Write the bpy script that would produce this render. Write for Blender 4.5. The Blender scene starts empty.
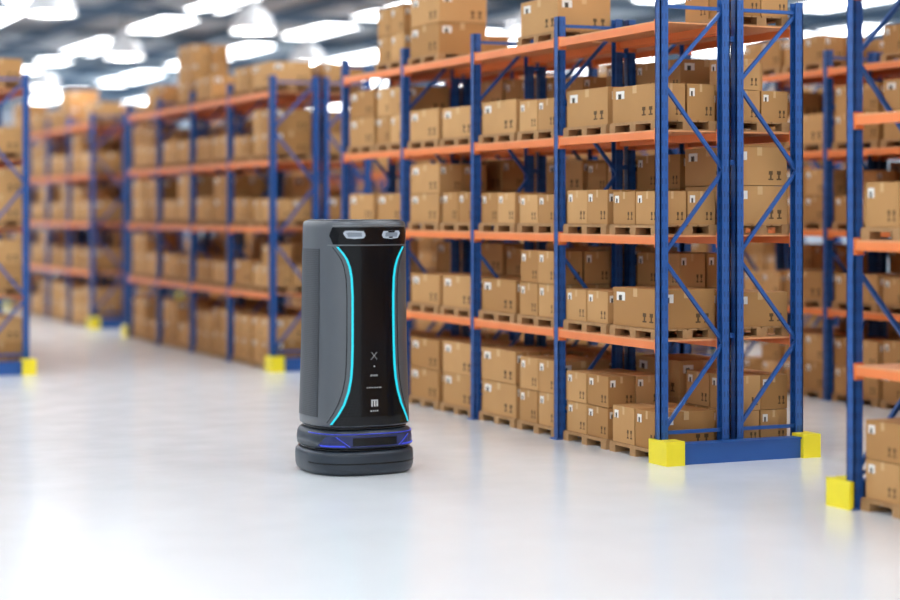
import bpy, math, random
from mathutils import Vector
S=1.8            # camera height in metres; layout below is in units of S
TH=math.atan(850/1900)
CT,ST=math.cos(TH),math.sin(TH)
scene=bpy.context.scene

# ---------------------------------------------------------------- materials
def new_mat(name):
    m=bpy.data.materials.new(name); m.use_nodes=True
    nt=m.node_tree; b=nt.nodes['Principled BSDF']
    return m,nt,b
def simple(name,col,rough=.5,metal=0,noise=.08,scale=6,emit=None,es=0,coat=0):
    m,nt,b=new_mat(name)
    b.inputs['Roughness'].default_value=rough; b.inputs['Metallic'].default_value=metal
    b.inputs['Coat Weight'].default_value=coat
    n=nt.nodes.new('ShaderNodeTexNoise'); n.inputs['Scale'].default_value=scale; n.inputs['Detail'].default_value=4
    tc=nt.nodes.new('ShaderNodeTexCoord'); nt.links.new(tc.outputs['Object'],n.inputs['Vector'])
    mix=nt.nodes.new('ShaderNodeMix'); mix.data_type='RGBA'
    mix.inputs[6].default_value=(*[c*(1-noise) for c in col],1); mix.inputs[7].default_value=(*[min(1,c*(1+noise)) for c in col],1)
    nt.links.new(n.outputs['Fac'],mix.inputs[0]); nt.links.new(mix.outputs[2],b.inputs['Base Color'])
    if emit:
        b.inputs['Emission Color'].default_value=(*emit,1); b.inputs['Emission Strength'].default_value=es
    return m
class NG:
    def __init__(s,nt): s.nt=nt
    def m(s,op,a,b=0.0,c=None):
        n=s.nt.nodes.new('ShaderNodeMath'); n.operation=op
        for i,v in enumerate((a,b) if c is None else (a,b,c)):
            if isinstance(v,(int,float)): n.inputs[i].default_value=v
            else: s.nt.links.new(v,n.inputs[i])
        return n.outputs[0]
    def rect(s,u,v,u0,u1,v0,v1):
        a=s.m('MULTIPLY',s.m('GREATER_THAN',u,u0),s.m('LESS_THAN',u,u1))
        b=s.m('MULTIPLY',s.m('GREATER_THAN',v,v0),s.m('LESS_THAN',v,v1))
        return s.m('MULTIPLY',a,b)
    def mix(s,f,a,b):
        n=s.nt.nodes.new('ShaderNodeMix'); n.data_type='RGBA'
        for i,v in ((0,f),(6,a),(7,b)):
            if isinstance(v,tuple): n.inputs[i].default_value=(*v,1)
            elif isinstance(v,(int,float)): n.inputs[i].default_value=v
            else: s.nt.links.new(v,n.inputs[i])
        return n.outputs[2]

def cardboard():
    m,nt,b=new_mat('cardboard'); g=NG(nt)
    b.inputs['Roughness'].default_value=.75
    b.inputs['Specular IOR Level'].default_value=.25
    uv=nt.nodes.new('ShaderNodeUVMap'); uv.uv_map='UVMap'
    sp=nt.nodes.new('ShaderNodeSeparateXYZ'); nt.links.new(uv.outputs[0],sp.inputs[0])
    u,v=sp.outputs[0],sp.outputs[1]
    at=nt.nodes.new('ShaderNodeAttribute'); at.attribute_name='tint'
    fac=at.outputs['Fac']
    base=g.mix(fac,(.40,.192,.060),(.66,.37,.150))
    n=nt.nodes.new('ShaderNodeTexNoise'); n.inputs['Scale'].default_value=5
    tc=nt.nodes.new('ShaderNodeTexCoord'); nt.links.new(tc.outputs['Object'],n.inputs['Vector'])
    base=g.mix(g.m('MULTIPLY',n.outputs['Fac'],.3),base,(.34,.170,.062))
    tape=g.m('MULTIPLY',g.rect(u,v,.455,.545,.78,3.5),1.0)
    base=g.mix(g.m('MULTIPLY',tape,.55),base,(.72,.50,.27))
    seam=g.rect(u,v,.494,.506,1.5,3.5)
    base=g.mix(g.m('MULTIPLY',seam,.6),base,(.2,.1,.04))
    lab=g.rect(u,v,.08,.27,.66,.88)
    base=g.mix(lab,base,(.80,.76,.70))
    lab2=g.rect(u,v,.13,.20,.66,.80)
    base=g.mix(lab2,base,(.07,.055,.04))
    for u0 in (.66,.81):
        bar=g.rect(u,v,u0,u0+.09,.14,.18)
        stem=g.rect(u,v,u0+.028,u0+.062,.18,.28)
        cap=g.rect(u,v,u0+.008,u0+.082,.28,.38)
        s=g.m('MAXIMUM',bar,g.m('MAXIMUM',stem,cap))
        base=g.mix(g.m('MULTIPLY',s,.85),base,(.05,.03,.015))
    nt.links.new(base,b.inputs['Base Color'])
    return m
def blue_steel():
    m,nt,b=new_mat('blue_steel'); g=NG(nt)
    b.inputs['Roughness'].default_value=.42
    tc=nt.nodes.new('ShaderNodeTexCoord')
    n=nt.nodes.new('ShaderNodeTexNoise'); n.inputs['Scale'].default_value=3; nt.links.new(tc.outputs['Object'],n.inputs['Vector'])
    base=g.mix(n.outputs['Fac'],(.010,.070,.27),(.016,.098,.35))
    # punched slots down the upright web
    sp=nt.nodes.new('ShaderNodeSeparateXYZ'); nt.links.new(tc.outputs['Object'],sp.inputs[0])
    at=nt.nodes.new('ShaderNodeAttribute'); at.attribute_name='tint'
    uv=nt.nodes.new('ShaderNodeUVMap'); uv.uv_map='UVMap'
    us=nt.nodes.new('ShaderNodeSeparateXYZ'); nt.links.new(uv.outputs[0],us.inputs[0])
    fz=g.m('FRACT',g.m('MULTIPLY',sp.outputs[2],11.0))
    ho=g.m('MULTIPLY',g.m('LESS_THAN',fz,.45),g.m('GREATER_THAN',at.outputs['Fac'],.9))
    du=g.m('ABSOLUTE',g.m('SUBTRACT',g.m('ABSOLUTE',g.m('SUBTRACT',us.outputs[0],.5)),.22))
    ho=g.m('MULTIPLY',ho,g.m('LESS_THAN',du,.07))
    base=g.mix(g.m('MULTIPLY',ho,.6),base,(.004,.015,.06))
    nt.links.new(base,b.inputs['Base Color'])
    return m
def floor_mat():
    m,nt,b=new_mat('polished_concrete'); g=NG(nt)
    tc=nt.nodes.new('ShaderNodeTexCoord')
    n=nt.nodes.new('ShaderNodeTexNoise'); n.inputs['Scale'].default_value=.5; n.inputs['Detail'].default_value=6; nt.links.new(tc.outputs['Object'],n.inputs['Vector'])
    n2=nt.nodes.new('ShaderNodeTexNoise'); n2.inputs['Scale'].default_value=2.5; n2.inputs['Detail'].default_value=6; nt.links.new(tc.outputs['Object'],n2.inputs['Vector'])
    base=g.mix(n.outputs['Fac'],(.76,.785,.805),(.84,.86,.88))
    nt.links.new(base,b.inputs['Base Color'])
    r=g.m('MULTIPLY_ADD',n2.outputs['Fac'],.14,.11)
    nt.links.new(r,b.inputs['Roughness'])
    return m
def grille_mat():
    m,nt,b=new_mat('perforated_grille'); g=NG(nt)
    uv=nt.nodes.new('ShaderNodeUVMap'); uv.uv_map='UVMap'
    sp=nt.nodes.new('ShaderNodeSeparateXYZ'); nt.links.new(uv.outputs[0],sp.inputs[0])
    fu=g.m('SUBTRACT',g.m('FRACT',g.m('MULTIPLY',sp.outputs[0],18)),.5)
    fv=g.m('SUBTRACT',g.m('FRACT',g.m('MULTIPLY',sp.outputs[1],90)),.5)
    d=g.m('ADD',g.m('MULTIPLY',fu,fu),g.m('MULTIPLY',fv,fv))
    base=g.mix(g.m('LESS_THAN',d,.08),(.055,.058,.065),(.014,.014,.016))
    nt.links.new(base,b.inputs['Base Color']); b.inputs['Roughness'].default_value=.42; b.inputs['Metallic'].default_value=.3
    return m
M={}
M['card']=cardboard(); M['blue']=blue_steel(); M['floor']=floor_mat()
M['orange']=simple('orange_steel',(.84,.22,.055),.4)
M['deck']=simple('orange_shelf_panel',(.78,.33,.14),.6,scale=3,noise=.12)
M['wood']=simple('pallet_wood',(.42,.23,.095),.8,scale=20,noise=.25)
M['yellow']=simple('yellow_guard_paint',(.90,.74,.02),.4)
M['wall']=simple('wall_paint',(.50,.55,.62),.8,scale=.6)
M['ceil']=simple('ceiling_sheet',(.35,.43,.50),.8,scale=.6)
M['truss']=simple('truss_steel',(.05,.11,.19),.5)
M['strip']=simple('light_diffuser',(.9,.9,.9),.5,emit=(.96,.985,1),es=9.3)
M['lampshade']=simple('lamp_enamel',(.75,.77,.8),.35,noise=.02)
M['bulb']=simple('lamp_bulb',(1,1,1),.5,emit=(1,.97,.92),es=40)
M['cord']=simple('lamp_cord',(.05,.05,.05),.6)

# ---------------------------------------------------------------- mesh builder (units of S)
class MB:
    def __init__(s): s.v=[];s.f=[];s.uv=[];s.mi=[];s.t=[]
    def quad(s,p,mi=0,uv=None,t=.5):
        n=len(s.v); s.v+= [tuple(q) for q in p]; s.f.append(tuple(range(n,n+len(p))))
        s.uv+= uv if uv else [(0,0)]*len(p); s.mi.append(mi); s.t.append(t)
    def box(s,x0,x1,y0,y1,z0,z1,mi=0,t=.5):
        n=len(s.v)
        s.v+=[(x0,y0,z0),(x1,y0,z0),(x1,y1,z0),(x0,y1,z0),(x0,y0,z1),(x1,y0,z1),(x1,y1,z1),(x0,y1,z1)]
        for f in ((0,1,5,4),(1,2,6,5),(2,3,7,6),(3,0,4,7)):
            s.f.append(tuple(n+i for i in f)); s.uv+=[(0,0),(1,0),(1,1),(0,1)]
            s.mi.append(mi); s.t.append(t)
        s.f.append((n+4,n+5,n+6,n+7)); s.uv+=[(0,2),(1,2),(1,3),(0,3)]; s.mi.append(mi); s.t.append(t)
        s.f.append((n+3,n+2,n+1,n)); s.uv+=[(0,2),(1,2),(1,3),(0,3)]; s.mi.append(mi); s.t.append(t)
    def bar(s,a,b,w,h,mi=0):
        a=Vector(a);b=Vector(b);d=(b-a).normalized()
        up=Vector((0,0,1)) if abs(d.z)<.95 else Vector((1,0,0))
        sx=d.cross(up).normalized()*w/2; sy=d.cross(sx).normalized()*h/2
        c=[a+sx+sy,a-sx+sy,a-sx-sy,a+sx-sy,b+sx+sy,b-sx+sy,b-sx-sy,b+sx-sy]
        n=len(s.v); s.v+=[tuple(q) for q in c]
        for f in ((0,1,2,3),(7,6,5,4),(0,4,5,1),(1,5,6,2),(2,6,7,3),(3,7,4,0)):
            s.f.append(tuple(n+i for i in f)); s.uv+=[(0,2)]*4; s.mi.append(mi); s.t.append(.5)
    def obj(s,name,mats,parent=None,origin=(0,0,0),smooth=False):
        ox,oy,oz=origin
        me=bpy.data.meshes.new(name)
        me.from_pydata([((x-ox)*S,(y-oy)*S,(z-oz)*S) for x,y,z in s.v],[],s.f)
        me.uv_layers.new(name='UVMap').data.foreach_set('uv',[c for p in s.uv for c in p])
        me.polygons.foreach_set('material_index',s.mi)
        a=me.attributes.new('tint','FLOAT','FACE'); a.data.foreach_set('value',s.t)
        for m in mats: me.materials.append(m)
        if smooth: me.polygons.foreach_set('use_smooth',[True]*len(s.f))
        me.update()
        o=bpy.data.objects.new(name,me); scene.collection.objects.link(o)
        if parent is not None: o.parent=parent
        else: o.location=(ox*S,oy*S,oz*S)
        return o
def empty(name,loc):
    e=bpy.data.objects.new(name,None); scene.collection.objects.link(e)
    e.location=tuple(c*S for c in loc); e.empty_display_size=.1
    return e

# ---------------------------------------------------------------- racks
W=.88; LV=[.468,.888,1.31,1.745]; PH=1.86
PX=.036; PY=.042; BH=.036; SD=.289; DD=.6416
def channel(mb,x,y,dirx):
    # open C-profile upright, web toward aisle (dirx = -1 front faces -X)
    t=.005
    xa,xb=(x-PX/2,x+PX/2)
    if dirx<0: mb.box(xa,xa+t,y-PY/2,y+PY/2,0.004,PH,t=1)
    else: mb.box(xb-t,xb,y-PY/2,y+PY/2,0.004,PH,t=1)
    mb.box(xa,xb,y-PY/2,y-PY/2+t,0.004,PH,t=1); mb.box(xa,xb,y+PY/2-t,y+PY/2,0.004,PH,t=1)
    mb.box(x-PX*.9,x+PX*.9,y-PY*.8,y+PY*.8,0,.006)
def pallet(mb,x0,x1,y0,y1,z):
    h=.042; bt=.006
    for i in range(3):
        yy=y0+(y1-y0)*(0,.44,.88)[i]; wy=(y1-y0)*.12
        mb.box(x0,x1,yy,yy+wy,z,z+bt)
        for k in range(3):
            xx=x0+(x1-x0)*(0,.42,.84)[k]
            mb.box(xx,xx+(x1-x0)*.16,yy,yy+wy,z+bt,z+h-2*bt)
    for k in range(3):
        xx=x0+(x1-x0)*(0,.42,.84)[k]
        mb.box(xx,xx+(x1-x0)*.16,y0,y1,z+h-2*bt,z+h-bt)
    n=6
    for k in range(n):
        p=(x1-x0)/n
        mb.box(x0+k*p+.003,x0+(k+1)*p-.003,y0,y1,z+h-bt,z+h)
def stack(mb,rng,x0,x1,y0,y1,z,layers,maxh,dense):
    style=rng.choice([0,0,1,1,2])
    ny={0:1,1:2,2:2}[style]; nx=1 if style<2 else 2
    if rng.random()<.35: nx=2
    bh={0:.155,1:.148,2:.135}[style]*rng.uniform(.96,1.04)
    layers=min(layers,int(maxh/bh))
    zz=z
    for L in range(layers):
        full = L<layers-1 or rng.random()<(.9 if dense else .6)
        for i in range(nx):
            for j in range(ny):
                if not full and L>0 and rng.random()<.5: continue
                px=(x1-x0)/nx; py=(y1-y0)/ny
                jx,jy=rng.uniform(-.003,.003),rng.uniform(-.003,.003)
                mb.box(x0+i*px+.004+jx,x0+(i+1)*px-.004+jx,y0+j*py+.004+jy,y0+(j+1)*py-.004+jy,zz,zz+bh-.003,0,rng.random())
        zz+=bh
def rack(x0,y0,nb,seed,near_guard=True,far_guard=True,top=None,cfg=None,top2=None):
    rng=random.Random(seed)
    fr=MB(); bm=MB(); dk=MB(); gd=MB(); yl=MB(); bx=MB(); pl=MB()
    xs=[(x0,x0+SD),(x0+DD-SD,x0+DD)]
    for i in range(nb+1):
        y=y0+i*W
        for (a,b) in xs:
            channel(fr,a,y,-1); channel(fr,b,y,1)
            zs=[.12,.47,.82,1.17,1.52,1.82]
            fr.bar((a,y,zs[0]),(b,y,zs[0]),.014,.014); fr.bar((a,y,zs[-1]),(b,y,zs[-1]),.014,.014)
            for k in range(5):
                p,q=((a,b) if k%2==0 else (b,a))
                fr.bar((p,y,zs[k]),(q,y,zs[k+1]),.014,.014)
        for z in (.5,1.2,1.7):
            fr.bar((xs[0][1],y,z),(xs[1][0],y,z),.012,.02)
    for i in range(nb):
        ya=y0+i*W+PY/2; yb=y0+(i+1)*W-PY/2
        for z in LV:
            for (a,b) in xs:
                for xx,sg in ((a,-1),(b,1)):
                    bm.box(xx-.016 if sg<0 else xx-.004,xx+.004 if sg<0 else xx+.016,ya,yb,z-BH/2,z+BH/2-.006)
                    bm.box(xx-.019,xx+.019,ya,ya+.006,z-BH*.9,z+BH*.7)
                    bm.box(xx-.019,xx+.019,yb-.006,yb,z-BH*.9,z+BH*.7)
                n=5
                for k in range(n):
                    p=(yb-ya)/n
                    dk.box(a-.016,b+.016,ya+k*p+.0015,ya+(k+1)*p-.0015,z+BH/2-.006,z+BH/2)
        for li,z in enumerate([0]+LV):
            zz=z+(BH/2 if z else 0)
            for si,(a,b) in enumerate(xs):
                for p in range(2):
                    py0=ya+.018+p*(yb-ya)/2; py1=ya+(yb-ya)*(p+1)/2-.012
                    if z==LV[-1]:
                        if top and si==0: n=top[i][p]
                        elif top2 and si==1: n=top2[i][p]
                        else: n=rng.choice([0,1,1,2,2,3])
                        mh=.7
                    else:
                        mh=.335 if z else .41
                        n=rng.choice([1,1,1,2,2] if si==0 else [2,2,1,2])
                        if z==0: n=rng.choice([2,2,3])
                        if cfg and si==0: n=cfg[i][li][p]
                    if n==0: continue
                    pallet(pl,a+.0,b-.0,py0,py1,zz)
                    stack(bx,rng,a+.008,b-.008,py0+.006,py1-.006,zz+.043,n,mh,bool(cfg))
    e=empty('pallet_rack',(x0+DD/2,y0+nb*W/2,0)); o=(x0+DD/2,y0+nb*W/2,0)
    fr.obj('uprights',[M['blue']],e,o); bm.obj('beams',[M['orange']],e,o); dk.obj('shelf_panels',[M['deck']],e,o)
    for yy,sg,on in ((y0,-1,near_guard),(y0+nb*W,1,far_guard)):
        if not on: continue
        a,b=(yy-.11,yy-.035) if sg<0 else (yy+.035,yy+.11)
        gd.box(x0+.03,x0+DD-.03,a+.02,b-.01,0,.078)
        gd.box(x0+.03,x0+DD-.03,a+.012,b-.002,.078,.084)
        for xx in (x0,x0+DD):
            ya_,yb_=(yy-.11,yy+.03) if sg<0 else (yy-.03,yy+.105)
            sx=-1 if xx==x0 else 1
            if sg<0: yl.box(xx-.042,xx+.042,ya_,yy-.028,0,.096)
            else: yl.box(xx-.042,xx+.042,yy+.028,yb_,0,.096)
            o1,o2=(xx-.042,xx-.026) if sx<0 else (xx+.026,xx+.042)
            yl.box(o1,o2,yy-.0281 if sg<0 else ya_,yb_ if sg<0 else yy+.0281,0,.096)
    if gd.v: gd.obj('end_guard',[M['blue']],e,o); yl.obj('corner_protectors',[M['yellow']],e,o)
    e2=empty('palletized_cardboard_boxes',o)
    bx.obj('cartons',[M['card']],e2,o); pl.obj('pallets',[M['wood']],e2,o)

X0=3.861; Y0=6.566; PER=4.796
cfg=[[(2,2),(1,1),(1,1),(1,1),(0,0)],
     [(2,2),(2,1),(1,1),(1,1),(0,0)],
     [(2,2),(1,1),(1,2),(1,1),(0,0)],
     [(2,2),(1,2),(1,1),(2,2),(0,0)]]
cfgR=[[(2,2),(1,1),(1,1),(1,1),(0,0)],[(2,2),(1,2),(1,1),(1,1),(0,0)],
      [(2,2),(1,1),(1,1),(1,1),(0,0)],[(2,2),(1,0),(1,1),(1,0),(0,0)]]
Z4=[(0,0)]*4
rack(X0,Y0-PER,4,11,cfg=cfgR,top=[(1,1),(1,1),(1,0),(0,0)],top2=[(1,1),(1,1),(1,0),(0,0)])
rack(X0,Y0,4,5,top=[(0,0),(1,0),(0,4),(2,0)],cfg=cfg,top2=[(1,0),(0,0),(0,0),(1,0)])
rack(X0,Y0+PER,4,7,top=[(1,1),(0,1),(3,0),(1,0)],top2=[(1,0),(0,0),(0,0),(0,1)])
rack(X0,Y0+2*PER,4,8,top=[(1,0),(2,1),(1,1),(0,2)],top2=[(1,0),(1,0),(1,0),(0,1)])
rack(X0,Y0+3*PER,4,9,top=[(1,0),(1,1),(1,1),(0,1)],top2=Z4)
rack(X0,Y0+4*PER,4,10,top=[(1,0),(1,1),(1,1),(0,1)],top2=Z4)
rack(2.405-DD,11.8,4,21,top=[(1,1),(0,1),(1,0),(1,0)],top2=[(1,0),(1,1),(0,1),(1,1)])
R2=5.96
T6=[(1,0),(0,1),(1,1),(0,0),(1,0),(1,1)]; T5=T6[:5]
rack(R2,8.4-5*W,6,31,top=T6,top2=T6); rack(R2,8.4+W+1.28,5,32,top=T5,top2=T5); rack(R2,8.4+6*W+2.56,5,33,top=T5,top2=T5); rack(R2,8.4+11*W+3.84,5,34,top=T5,top2=T5)
R3=8.1
rack(R3,5.2,6,41,top=T6,top2=T6); rack(R3,11.8,6,42,top=T6,top2=T6); rack(R3,18.4,6,43,top=T6,top2=T6)

# ---------------------------------------------------------------- shell
XL,XR,YB,YF,ZC=-9,17,-4,40,3.3
def shell(name,b,m):
    mb=MB(); mb.box(*b); mb.obj(name,[m])
shell('floor',(XL,XR,YB,YF,-.1,0),M['floor'])
shell('wall_far',(XL,XR,YF,YF+.1,0,ZC),M['wall'])
shell('wall_right',(XR,XR+.1,YB,YF+.1,0,ZC),M['wall'])
shell('wall_left',(XL-.1,XL,YB,YF+.1,0,ZC),M['wall'])
shell('ceiling',(XL-.1,XR+.1,YB,YF+.1,ZC,ZC+.1),M['ceil'])
k=0
for y in [1.7,7.2,12.7,18.2,23.7,29.2,34.7]:
    mb=MB(); zb,zt=2.95,3.26
    mb.bar((XL,y,zb),(XR,y,zb),.08,.07); mb.bar((XL,y,zt),(XR,y,zt),.08,.07)
    n=20
    for i in range(n):
        x=XL+i*(XR-XL)/n; x2=XL+(i+1)*(XR-XL)/n
        mb.bar((x,y,zb if i%2 else zt),(x2,y,zt if i%2 else zb),.035,.035)
    mb.obj('trim_%d'%k,[M['truss']]); k+=1
mb=MB()
for x in [-7.0,-4.9,-2.9,-.9,1.15,3.2,5.15,7.15,9.15,11.2,13.2,15.2]:
    mb.bar((x,YB,ZC-.06),(x,YF,ZC-.06),.10,.12)
mb.obj('trim_%d'%k,[M['truss']])
for y in [-1,4.5,10,15.5,21,26.5,32,37]:
    for x in [-6,-4,-1.9,.1,2.15,4.15,6.15,8.15,10.15,12.2,14.2]:
        e=empty('ceiling_strip_light',(x,y,ZC-.03))
        a=MB(); a.box(-.22,.22,-2.05,2.05,-.02,.03); a.obj('housing',[M['lampshade']],e)
        a=MB(); a.box(-.19,.19,-2.02,2.02,-.035,-.0201); a.obj('diffuser',[M['strip']],e)
def lathe(mb,prof,n=28,mi=0):
    for i in range(len(prof)-1):
        (r0,z0),(r1,z1)=prof[i],prof[i+1]
        for j in range(n):
            a0=2*math.pi*j/n;a1=2*math.pi*(j+1)/n
            mb.quad([(r0*math.cos(a0),r0*math.sin(a0),z0),(r0*math.cos(a1),r0*math.sin(a1),z0),(r1*math.cos(a1),r1*math.sin(a1),z1),(r1*math.cos(a0),r1*math.sin(a0),z1)],mi)
for (X,Y,Z) in [(5.81,17.7,2.88),(7.6,21.1,2.85),(5.35,20.9,2.85),(3.6,16.6,2.85),(5.7,26.7,2.85),(8.7,17.6,2.85),(7.7,26.5,2.85)]:
    e=empty('pendant_lamp',(X,Y,Z))
    a=MB(); lathe(a,[(.22,-.12),(.22,-.10),(.20,-.02),(.15,.06),(.08,.11),(.05,.12),(.05,.2),(.0,.205)])
    lathe(a,[(.215,-.12),(.195,-.02),(.145,.055),(.06,.10),(0,.105)])
    a.obj('shade',[M['lampshade']],e,smooth=True)
    a=MB(); lathe(a,[(0,-.13),(.10,-.12),(.15,-.08),(.12,.0),(.03,.05),(0,.06)]); a.obj('bulb',[M['bulb']],e,smooth=True)
    a=MB(); a.box(-.008,.008,-.008,.008,.2,ZC-Z); a.obj('cord',[M['cord']],e)

# ---------------------------------------------------------------- robot
M['shell']=simple('robot_grey_shell',(.105,.112,.123),.38,metal=.4,noise=.03,coat=.15)
M['gloss']=simple('robot_black_gloss',(.004,.004,.005),.14,noise=.0)
M['gloss'].node_tree.nodes['Principled BSDF'].inputs['Specular IOR Level'].default_value=.3
M['basem']=simple('robot_base_plastic',(.016,.024,.036),.38,noise=.1)
M['rim']=simple('robot_rim_metal',(.20,.21,.22),.35,metal=.5)
M['cyan']=simple('led_cyan',(.0,.2,.25),.4,emit=(.01,.50,.62),es=1.1)
M['bled']=simple('led_blue',(.01,.02,.3),.4,emit=(.05,.09,.9),es=.5)
M['bsheen']=simple('base_painted_blue_sheen',(.012,.018,.07),.22,noise=.1,emit=(.03,.05,.5),es=.06)  # bluish sheen of the dark base, painted as blue colour and faint glow
M['eye']=simple('eye_glass',(.38,.42,.47),.2,emit=(.7,.8,.9),es=.08)
M['pupil']=simple('eye_inner_glass',(.20,.23,.27),.15,noise=.0)
M['mark']=simple('panel_marking',(.4,.4,.4),.5,emit=(.8,.85,.9),es=.06)
M['grille']=grille_mat()
rf=7.39; rr=(354-450)/1900*rf
RX,RY=rr*CT+rf*ST,-rr*ST+rf*CT
tocam=Vector((-RX,-RY)).normalized()
vr=Vector((-tocam.y,tocam.x))
fac=math.radians(23)
fd=tocam*math.cos(fac)+vr*math.sin(fac)
sd=Vector((-fd.y,fd.x))
prof=[(.185,.201),(.188,.206),(.22,.2075),(.3,.205),(.45,.2005),(.6,.1975),(.75,.196),(.88,.195),(.94,.1945),(.955,.193),(.963,.189),(.9665,.183)]
def R(z):
    if z<=prof[0][0]: return prof[0][1]
    for (z0,r0),(z1,r1) in zip(prof,prof[1:]):
        if z<=z1: return r0+(r1-r0)*(z-z0)/(z1-z0)
    return prof[-1][1]
def sup(a,n=2.8):
    c,s_=abs(math.cos(a)),abs(math.sin(a))
    return 1/((c**n+s_**n)**(1/n))*.96
def P(adeg,z,off=0,rad=None):
    a=math.radians(adeg); r=(R(z) if rad is None else rad)*sup(a)+off
    p=fd*(math.cos(a)*r)+sd*(math.sin(a)*r)
    return (p.x,p.y,z)
rob=empty('delivery_robot',(RX,RY,0))
def loft(name,sec,mat,n=120,cap=True):
    me=bpy.data.meshes.new(name); vs=[];fs=[]
    for z,r in sec:
        for j in range(n): vs.append(tuple(c*S for c in P(360*j/n,z,0,r)))
    for i in range(len(sec)-1):
        for j in range(n):
            a=i*n+j;b=i*n+(j+1)%n; fs.append((a,b,b+n,a+n))
    if cap: fs.append(tuple(range(n-1,-1,-1))); fs.append(tuple((len(sec)-1)*n+j for j in range(n)))
    me.from_pydata(vs,[],fs); me.materials.append(mat)
    me.polygons.foreach_set('use_smooth',[len(f)==4 for f in fs]); me.update()
    o=bpy.data.objects.new(name,me); scene.collection.objects.link(o); o.parent=rob
    return o
loft('body_shell',prof,M['shell'])
loft('top_tray',[(.9666,.178),(.970,.176),(.971,.17)],M['basem'])
loft('waist_gap',[(.17,.195),(.186,.198)],M['gloss'])
loft('base_upper',[(.103,.206),(.106,.215),(.13,.218),(.155,.215),(.168,.207),(.172,.199)],M['basem'])
loft('base_groove',[(.092,.206),(.104,.206)],M['gloss'])
loft('base_bumper',[(.0,.199),(.006,.209),(.016,.218),(.03,.2225),(.07,.2235),(.085,.2215),(.093,.214)],M['basem'])
def patch(name,mat,fa,z0,z1,off,nz=40,na=20,rad=None,thick=True):
    mb=MB()
    def pt(i,j,o=off):
        z=z0+(z1-z0)*i/nz; a0,a1=fa(z); return P(a0+(a1-a0)*j/na,z,o,rad(z) if rad else None)
    for i in range(nz):
        for j in range(na):
            u0,u1=j/na,(j+1)/na; v0,v1=i/nz,(i+1)/nz
            mb.quad([pt(i,j),pt(i,j+1),pt(i+1,j+1),pt(i+1,j)],0,[(u0,v0),(u1,v0),(u1,v1),(u0,v1)])
    if thick:
        lo=off-.004
        for i in range(nz):
            mb.quad([pt(i,0,lo),pt(i,0),pt(i+1,0),pt(i+1,0,lo)]); mb.quad([pt(i,na),pt(i,na,lo),pt(i+1,na,lo),pt(i+1,na)])
        for j in range(na):
            mb.quad([pt(0,j,lo),pt(0,j+1,lo),pt(0,j+1),pt(0,j)]); mb.quad([pt(nz,j),pt(nz,j+1),pt(nz,j+1,lo),pt(nz,j,lo)])
    return mb.obj(name,[mat],rob)
hw=[(.18,49),(.20,45),(.23,39),(.27,33),(.32,28.5),(.37,26),(.42,25),(.5,24.5),(.68,24.5),(.75,25.5),(.79,27.5),(.82,30.5),(.845,35),(.865,40),(.90,46)]
def half(z):
    for (a,b),(c,d) in zip(hw,hw[1:]):
        if z<=c:
            t=(z-a)/(c-a); return b+(d-b)*t
    return hw[-1][1]
patch('front_panel',M['gloss'],lambda z:(-half(z),half(z)),.19,.872,.002,nz=60)
for nm,sg in (('led_left',-1),('led_right',1)):
    patch(nm,M['cyan'],lambda z:(sg*half(z)-1.2,sg*half(z)+1.2),.195,.868,.0045,nz=80,na=3)
patch('visor',M['gloss'],lambda z:(-50+abs(z-.912)*130,50-abs(z-.912)*130),.877,.942,.0025,nz=14,na=30)
patch('visor_rim',M['rim'],lambda z:(-52,52),.8725,.8755,.003,nz=2,na=30)
patch('brow_rim',M['rim'],lambda z:(-46,46),.945,.949,.003,nz=2,na=30)
def eye(c,sg):
    mb=MB()
    pts=[(-12,-.003),(-10,-.014),(0,-.017),(9,-.014),(12.5,.004),(10.5,.014),(0,.014),(-10,.012)]
    vs=[P(c+sg*a,.915+dz,.005) for a,dz in pts]
    if sg<0: vs=vs[::-1]
    mb.quad(vs); mb.obj('eye',[M['eye']],rob)
    mb=MB(); q=[(-8,-.008),(7,-.009),(8.5,.002),(7,.008),(-7.5,.007)]
    vs=[P(c+sg*a,.9145+dz,.0062) for a,dz in q]
    if sg<0: vs=vs[::-1]
    mb.quad(vs); mb.obj('eye_lens',[M['pupil']],rob)
eye(-22,-1); eye(22,1)
for sg in (-1,1):
    patch('side_grille',M['grille'],lambda z:(min(sg*64,sg*118),max(sg*64,sg*118)),.22,.86,.002,nz=30,na=16)
    patch('side_seam',M['gloss'],lambda z:(sg*(half(z)+6)-.4,sg*(half(z)+6)+.4),.20,.866,.001,nz=40,na=1)
def mark(a0,a1,z0,z1,sh=0):
    mb=MB(); mb.quad([P(a0,z0,.0035),P(a1,z0,.0035),P(a1+sh,z1,.0035),P(a0+sh,z1,.0035)]); mb.obj('panel_mark',[M['mark']],rob)
mark(-4,-3.3,.440,.468,7); mark(3.3,4,.440,.468,-7)
mark(-.8,.8,.412,.417)
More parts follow.
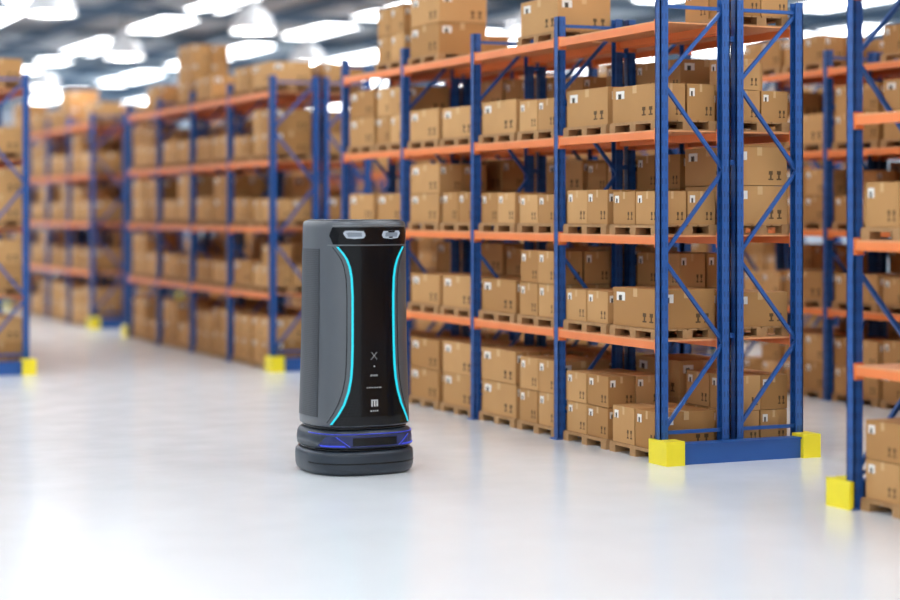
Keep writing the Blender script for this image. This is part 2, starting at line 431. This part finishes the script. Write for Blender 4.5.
for a in (-4.5,-2.2,.1,2.4): mark(a,a+1.3,.377,.383)
for a in range(-9,9,2): mark(a,a+1.2,.332,.336)
for a in (-4,-1,2): mark(a,a+1.8,.262,.285)
mark(-4,4,.284,.288)
for a in (-5,-2.5,0,2.5): mark(a,a+1.5,.243,.248)
# base accents
patch('base_painted_sheen',M['bsheen'],lambda z:(-62+(z-.11)*300,62-(z-.11)*300),.110,.152,.0005,nz=8,na=40,rad=lambda z:.2175)  # wide patch added to imitate the sheen, not a separate panel
patch('base_led',M['bled'],lambda z:(-80,70),.158,.1605,.001,nz=2,na=40,rad=lambda z:.2145)
for sg in (-1,1):
    def fa(z,sg=sg):
        t=(z-.112)/.03*12
        return (min(sg*(30+t),sg*(56+t)),max(sg*(30+t),sg*(56+t)))
    patch('base_led_side',M['bled'],fa,.112,.118,.0025,nz=4,na=12,rad=lambda z:.2175)
    def fb(z,sg=sg):
        t=(z-.112)/.04*14
        return (min(sg*(26+t),sg*(27.2+t)),max(sg*(26+t),sg*(27.2+t)))
    patch('base_led_diag',M['bled'],fb,.112,.150,.0025,nz=8,na=2,rad=lambda z:.2175)
patch('sensor_slot',M['gloss'],lambda z:(-24,24),.116,.146,.0025,nz=4,na=24,rad=lambda z:.2175)
patch('bumper_strip',M['gloss'],lambda z:(-75,75),.045,.05,.001,nz=2,na=40,rad=lambda z:.2235)

# ---------------------------------------------------------------- light & camera
w=bpy.data.worlds.new('World'); scene.world=w; w.use_nodes=True
w.node_tree.nodes['Background'].inputs[0].default_value=(.88,.95,1,1)
w.node_tree.nodes['Background'].inputs[1].default_value=.88
scene.view_settings.view_transform='Standard'
cam=bpy.data.cameras.new('Camera'); co=bpy.data.objects.new('Camera',cam); scene.collection.objects.link(co)
cam.sensor_width=36; cam.lens=76; cam.shift_y=-88/900
co.location=(0,0,S); co.rotation_euler=(math.pi/2,0,-TH)
cam.clip_end=300
cam.dof.use_dof=True; cam.dof.focus_distance=13.6; cam.dof.aperture_fstop=.55
scene.camera=co
